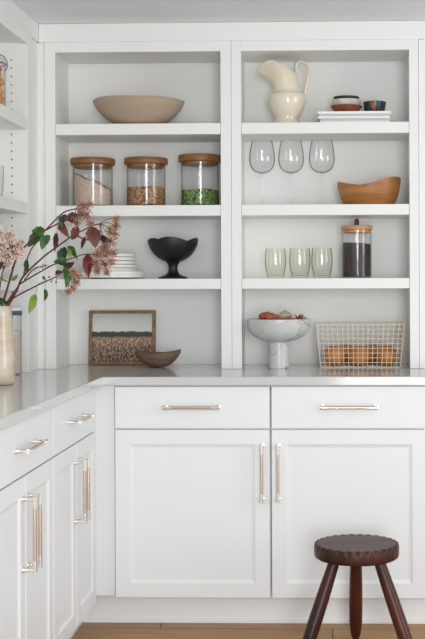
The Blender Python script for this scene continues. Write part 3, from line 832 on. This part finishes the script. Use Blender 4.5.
STEMS={
 'pale': [[(-1.116, -0.34, 1.177), (-1.113, -0.35, 1.234), (-1.097, -0.36, 1.301), (-1.08, -0.37, 1.347)], [(-1.097, -0.36, 1.301), (-1.101, -0.38, 1.347), (-1.111, -0.39, 1.38)], [(-1.097, -0.36, 1.301), (-1.06, -0.37, 1.361), (-1.043, -0.37, 1.387)]] ,
 'top': [[(-1.107, -0.34, 1.177), (-1.09, -0.34, 1.236), (-1.078, -0.33, 1.288), (-1.063, -0.33, 1.335), (-1.045, -0.32, 1.369), (-1.012, -0.31, 1.403), (-0.971, -0.3, 1.435), (-0.931, -0.29, 1.478), (-0.903, -0.29, 1.5), (-0.871, -0.28, 1.509)], [(-0.971, -0.3, 1.435), (-0.917, -0.29, 1.464), (-0.876, -0.29, 1.474)]] ,
 'long': [[(-1.087, -0.34, 1.177), (-1.061, -0.33, 1.23), (-1.042, -0.31, 1.281), (-0.984, -0.27, 1.346), (-0.959, -0.26, 1.367), (-0.925, -0.24, 1.395), (-0.888, -0.22, 1.424), (-0.829, -0.2, 1.455), (-0.807, -0.19, 1.462)], [(-1.042, -0.31, 1.281), (-1.036, -0.31, 1.311), (-1.027, -0.31, 1.345), (-1.015, -0.3, 1.376), (-0.991, -0.3, 1.403)], [(-0.888, -0.22, 1.424), (-0.845, -0.21, 1.406), (-0.798, -0.2, 1.406)]] ,
 'middle': [[(-1.093, -0.34, 1.183), (-1.055, -0.34, 1.241), (-1.044, -0.33, 1.257), (-0.974, -0.31, 1.301), (-0.938, -0.29, 1.322), (-0.881, -0.27, 1.343), (-0.845, -0.26, 1.355), (-0.809, -0.25, 1.353)], [(-1.034, -0.33, 1.267), (-1.009, -0.32, 1.301), (-0.985, -0.32, 1.311), (-0.964, -0.31, 1.318)]] ,
 'low': [[(-1.083, -0.35, 1.177), (-1.07, -0.35, 1.204), (-0.993, -0.36, 1.244), (-0.961, -0.36, 1.259), (-0.913, -0.37, 1.28), (-0.886, -0.37, 1.3), (-0.872, -0.37, 1.293)]] ,
}
LEAVES=[
 ('top',(-0.971, -0.3, 1.435),(-1.012, -0.32, 1.433),0.0297,'green'),
 ('top',(-0.979, -0.29, 1.427),(-1.028, -0.31, 1.379),0.033,'green'),
 ('top',(-0.953, -0.31, 1.419),(-0.976, -0.33, 1.368),0.0264,'green'),
 ('top',(-0.894, -0.3, 1.487),(-0.856, -0.32, 1.449),0.0363,'rust'),
 ('top',(-0.905, -0.28, 1.492),(-0.908, -0.3, 1.437),0.0198,'dark'),
 ('top',(-0.919, -0.28, 1.465),(-0.888, -0.3, 1.409),0.0231,'rust'),
 ('long',(-0.944, -0.25, 1.429),(-0.946, -0.27, 1.363),0.0165,'maroon'),
 ('long',(-0.831, -0.21, 1.451),(-0.813, -0.23, 1.377),0.0429,'rust'),
 ('long',(-0.85, -0.22, 1.419),(-0.86, -0.24, 1.374),0.0132,'maroon'),
 ('long',(-0.875, -0.23, 1.453),(-0.892, -0.25, 1.404),0.0264,'rust'),
 ('long',(-0.807, -0.19, 1.42),(-0.761, -0.21, 1.398),0.0198,'maroon'),
 ('long',(-1.032, -0.31, 1.338),(-1.025, -0.33, 1.288),0.0149,'dark'),
 ('middle',(-0.909, -0.28, 1.38),(-0.915, -0.3, 1.328),0.033,'dark'),
 ('middle',(-0.9, -0.29, 1.335),(-0.94, -0.31, 1.328),0.0264,'dark'),
 ('middle',(-0.901, -0.27, 1.383),(-0.863, -0.29, 1.335),0.0231,'green'),
 ('middle',(-0.835, -0.26, 1.356),(-0.827, -0.28, 1.274),0.0297,'crimson'),
 ('middle',(-0.847, -0.25, 1.339),(-0.833, -0.27, 1.294),0.0165,'crimson'),
 ('middle',(-0.898, -0.27, 1.373),(-0.887, -0.29, 1.338),0.0132,'lime'),
 ('middle',(-0.978, -0.31, 1.277),(-0.963, -0.33, 1.267),0.0099,'green'),
 ('low',(-0.895, -0.36, 1.314),(-0.853, -0.38, 1.326),0.0198,'maroon'),
 ('low',(-0.902, -0.36, 1.297),(-0.917, -0.38, 1.283),0.0165,'maroon'),
 ('low',(-0.884, -0.38, 1.31),(-0.879, -0.4, 1.237),0.028,'green'),
 ('low',(-0.989, -0.36, 1.22),(-1.008, -0.38, 1.154),0.0231,'lime'),
 ('low',(-0.956, -0.36, 1.237),(-0.956, -0.38, 1.194),0.0149,'green'),
 ('pale',(-1.09, -0.36, 1.187),(-1.108, -0.38, 1.214),0.033,'dark'),
 ('pale',(-1.076, -0.35, 1.267),(-1.044, -0.37, 1.287),0.0106,'lime'),
 ('pale',(-1.086, -0.35, 1.261),(-1.111, -0.37, 1.278),0.0099,'lime'),
 ('pale',(-1.088, -0.38, 1.327),(-1.096, -0.4, 1.301),0.0198,'maroon'),
]
CLUSTERS={
 'pale': [(-1.092, -0.40, 1.385, .017), (-1.066, -0.37, 1.378, .022), (-1.044, -0.35, 1.392, .013), (-1.085, -0.385, 1.345, .020), (-1.052, -0.36, 1.350, .018), (-1.060, -0.40, 1.418, .012), (-1.122, -0.37, 1.375, .018), (-1.038, -0.37, 1.366, .011), (-1.085, -0.36, 1.415, .010), (-1.070, -0.39, 1.322, .012), (-1.105, -0.38, 1.425, .011)] ,
 'top': [(-0.839, -0.32, 1.513, 0.0198), (-0.821, -0.29, 1.522, 0.0132), (-0.862, -0.26, 1.489, 0.0231), (-0.825, -0.305, 1.487, 0.0198), (-0.821, -0.275, 1.461, 0.0132), (-0.863, -0.32, 1.462, 0.0165)] ,
 'long': [(-0.742, -0.22, 1.477, 0.0115), (-0.751, -0.19, 1.455, 0.0165), (-0.76, -0.16, 1.428, 0.0165), (-0.762, -0.205, 1.402, 0.0198), (-0.789, -0.175, 1.386, 0.0198), (-0.766, -0.22, 1.436, 0.0165), (-0.793, -0.19, 1.371, 0.0165)] ,
 'middle': [(-0.796, -0.28, 1.355, 0.0198), (-0.771, -0.25, 1.356, 0.0198), (-0.753, -0.22, 1.36, 0.0132), (-0.803, -0.265, 1.321, 0.0198), (-0.778, -0.235, 1.322, 0.0198), (-0.745, -0.28, 1.328, 0.0132), (-0.768, -0.25, 1.294, 0.0132), (-0.808, -0.22, 1.298, 0.0132)] ,
 'low': [(-0.85, -0.41, 1.293, 0.0132), (-0.844, -0.38, 1.28, 0.0132), (-0.857, -0.35, 1.26, 0.0165), (-0.857, -0.395, 1.24, 0.0132), (-0.877, -0.365, 1.227, 0.0099)] ,
}

LM = {'green': M['green'], 'dark': M['darkgreen'], 'lime': M['lime'], 'rust': M['rustleaf'], 'crimson': M['crimson'], 'maroon': M['maroon']}
def leaf(base, tip, w, seed):
    rng_ = random.Random(seed)
    B, T = Vector(base), Vector(tip); d = T - B; Ln = d.length; d.normalize()
    side = d.cross(Vector((rng_.uniform(-.45, .45), -1, rng_.uniform(-.3, .3)))).normalized(); nrm = side.cross(d).normalized()
    b_ = bmesh.new(); N = 14; rows = []
    bend = rng_.uniform(-.15, .22); fold = rng_.uniform(.2, .65); tw = rng_.uniform(-1.0, 1.0); swy = rng_.uniform(-.10, .10)
    for i in range(N + 1):
        t_ = i / N
        ww = w / 2 * (sin(pi * min(1, t_ ** .9 * .97 + .03)) ** .85) * (1 - .12 * t_) * (1 + .07 * sin(23 * t_ + seed)) if 0 < i < N else .0006
        c_ = B + d * Ln * t_ + nrm * bend * Ln * sin(pi * t_) + side * swy * Ln * sin(pi * t_)
        s2 = (side * cos(tw * t_) + nrm * sin(tw * t_)); n2 = (nrm * cos(tw * t_) - side * sin(tw * t_))
        row = []
        for q in (-1, -.55, 0, .55, 1):
            row.append(c_ + s2 * ww * q + n2 * (abs(q) * ww * fold + .0012 * sin(9 * t_ + 4 * q) * abs(q)))
        rows.append(row)
    ring_loft(b_, rows, False, False, closed=False)
    return b_
BR = {}
LBL = {'pale': 'branch with a full cream-pink flower head, leftmost in the vase',
       'top': 'branch with the uppermost rusty pink flower head in the vase',
       'long': 'longest branch in the vase, its tan flower head reaching farthest right',
       'middle': 'branch with crimson leaves and pinkish flowers before the stacked plates',
       'low': 'lowest branch in the vase, with small tan flowers and hanging green leaves'}
STEMR = {'pale': (.0036, .0016), 'top': (.0044, .0021), 'long': (.0044, .0021), 'middle': (.0038, .0018), 'low': (.0034, .0016)}
for key in ('pale', 'top', 'long', 'middle', 'low'):
    st = STEMS[key]; p0 = Vector(st[0][0])
    root = thing('flowering_branch', LBL[key], 'flower', (p0.x, p0.y, p0.z), 0, 'flowering branches in the vase')
    BR[key] = (root, p0)
    b = bmesh.new()
    foot = [Vector((VX - .018 + .01 * len(key) % .03, VY + .01, CZ + .03)), Vector((VX + (p0.x - VX) * .6, VY, CZ + .19))]
    for si, s in enumerate(st):
        pts_ = [Vector(q) for q in s]
        if si == 0: pts_ = foot + pts_
        tube(b, [q - p0 for q in smooth_path(pts_, 5)], STEMR[key][0] if si == 0 else STEMR[key][1] * 1.3, STEMR[key][1], seg=8)
    obj('stem', b, M['stem'] if key in ('pale', 'long') else M['redstem'] if key == 'top' else M['stem'], root, smooth=True)
for i, (key, B0, T0, w, c) in enumerate(LEAVES):
    root, p0 = BR[key]
    lf = obj('leaf', leaf(Vector(B0) - p0, Vector(T0) - p0, w * 1.25, 31 + i), LM[c], root, smooth=True)
    lf['label'] = {'green': 'green leaf', 'dark': 'dark green leaf', 'lime': 'light green leaf', 'rust': 'rust red leaf', 'crimson': 'crimson leaf', 'maroon': 'dark maroon leaf'}[c]
rng = random.Random(21)
for key, blobs in CLUSTERS.items():
    root, p0 = BR[key]
    hub = Vector(STEMS[key][0][-1])
    bud = bmesh.new(); ped = bmesh.new()
    for (x, y, z_, r) in blobs:
        c = Vector((x, y, z_))
        mid = hub.lerp(c, .55) + Vector((0, 0, .008))
        tube(ped, [q - p0 for q in smooth_path([hub, mid, c], 4)], .0015, .0010, seg=5)
        n = int(50 + 3200 * r)
        if key == 'pale': n = int(n * .85)
        for _ in range(n):
            d = Vector((rng.gauss(0, 1), rng.gauss(0, 1), rng.gauss(0, 1))).normalized() * r * 1.32 * rng.random() ** .5
            q = c + d
            if rng.random() < .4: tube(ped, [c + d * .15 - p0, c + d * .6 + Vector((0, 0, .001)) - p0, q - p0], .0009, .0007, seg=4)
            if key == 'pale' and rng.random() < .45:
                # open five-petalled floret
                nrm = (d + Vector((0, -.012, 0))).normalized(); u_ = nrm.cross(Vector((.3, .2, 1))).normalized(); v_ = nrm.cross(u_)
                for k in range(5):
                    a = 2 * pi * k / 5; e = u_ * cos(a) + v_ * sin(a); f = u_ * cos(a + .6) + v_ * sin(a + .6); g_ = u_ * cos(a - .6) + v_ * sin(a - .6)
                    bud.faces.new([bud.verts.new(q + w2 - p0) for w2 in (nrm * .0002, g_ * .0028 + nrm * .0012, e * .0046 + nrm * .0018, f * .0028 + nrm * .0012)])
            else:
                ball(bud, q - p0, rng.uniform(.0010, .0020), 1, (1, 1, rng.uniform(.9, 1.5)))
    m_ = {'pale': M['budcream'], 'top': M['budpink'], 'long': M['budtan'], 'middle': M['budpink'], 'low': M['budtan']}[key]
    hd = obj('flower_head', bud, m_, root)
    hd['kind'] = 'stuff'
    hd['label'] = {'pale': 'cream-pink flower head', 'top': 'rusty pink flower head', 'long': 'tan flower head', 'middle': 'pinkish flower head', 'low': 'small tan flower head'}[key]
    obj('flower_stalks', ped, M['pedicel'], root, smooth=True)
# berries on thin stalks and the hanging-leaf stalks
b = bmesh.new(); root, p0 = BR['low']
for q, fr in (((-.95, -.33, 1.277), (-.961, -.36, 1.259)), ((-.939, -.345, 1.262), (-.93, -.365, 1.272)), ((-.922, -.35, 1.260), (-.913, -.37, 1.28))):
    tube(b, [Vector(fr) - p0, Vector(q) - p0], .0008, .0006, seg=5)
    ball(b, Vector(q) - p0, .0032, 2)
obj('berries', b, M['maroon'], root, smooth=True)
b = bmesh.new()
for s in ([(-.986, -.36, 1.246), (-.984, -.362, 1.235), (-.989, -.36, 1.219)], [(-.985, -.362, 1.247), (-.969, -.36, 1.262), (-.957, -.36, 1.255), (-.956, -.36, 1.236)]):
    tube(b, [Vector(q) - p0 for q in smooth_path(s, 4)], .0009, .0007, seg=5)
obj('leaf_stalk', b, M['lime'], root, smooth=True)
b = bmesh.new(); root, p0 = BR['middle']
for _ in range(26):
    t_ = rng.random(); q = Vector((-1.005, -.32, 1.300)).lerp(Vector((-.955, -.31, 1.318)), t_) + Vector((rng.uniform(-.006, .006), rng.uniform(-.006, .006), rng.uniform(-.007, .009)))
    ball(b, q - p0, .0017, 1)
obj('pink_buds', b, M['crimson'], root)

# ------------------------------------------------------------------ stool
SX, SY, SH_ = .0810, -.322, .384
t = thing('wooden_stool', 'dark stained three-legged wooden stool with scalloped round seat', 'stool', (SX, SY, 0))
N = 28 * 12; RS = .1425
def sc(a): return abs(sin(14 * a)) ** .7
rings = []
for (rf, z_, dep) in ((.55, -.049, 0), (.93, -.049, 0), (.985, -.044, 0), (1.0, -.035, 0), (1.0, -.019, .10), (.999, -.008, .6), (.988, -.001, 1), (.945, 0, .55), (.90, -.0006, .1), (.6, -.0015, 0), (.15, -.002, 0)):
    rings.append([Vector((RS * (rf - .034 * dep * 1.3 * (1 - sc(2 * pi * i / N))) * cos(2 * pi * i / N), RS * (rf - .034 * dep * 1.3 * (1 - sc(2 * pi * i / N))) * sin(2 * pi * i / N), SH_ + z_ - .004 * dep * (1 - sc(2 * pi * i / N)))) for i in range(N)])
b = bmesh.new(); ring_loft(b, rings)
for f in b.faces: f.material_index = 0
o = obj('seat', b, [M['stooltop']], t, smooth=True, sharp=50)
for k, ang in enumerate((90, 210, 330)):
    a = radians(ang); d = Vector((cos(a), sin(a), 0))
    top = d * .083 + Vector((0, 0, SH_ - .0465)); botm = d * (.196 if k == 0 else .216)
    path = [top.lerp(botm, f) for f in (0, .06, .35, .6, .80, .93, 1)]
    rad = [.0185, .0195, .0225, .0235, .0225, .018, .0105]
    b = bmesh.new(); ax = (botm - top).normalized(); u_ = ax.cross(Vector((0, 0, 1))).normalized(); v_ = ax.cross(u_)
    rings = []
    for p_, r_ in zip(path, rad):
        rings.append([p_ + (u_ * cos(2 * pi * q / 16) + v_ * sin(2 * pi * q / 16)) * r_ for q in range(16)])
    ring_loft(b, rings)
    for v in b.verts:
        if v.co.z < .0004: v.co.z = .0004
    obj('leg', b, M['stoolwood'], t, smooth=True)
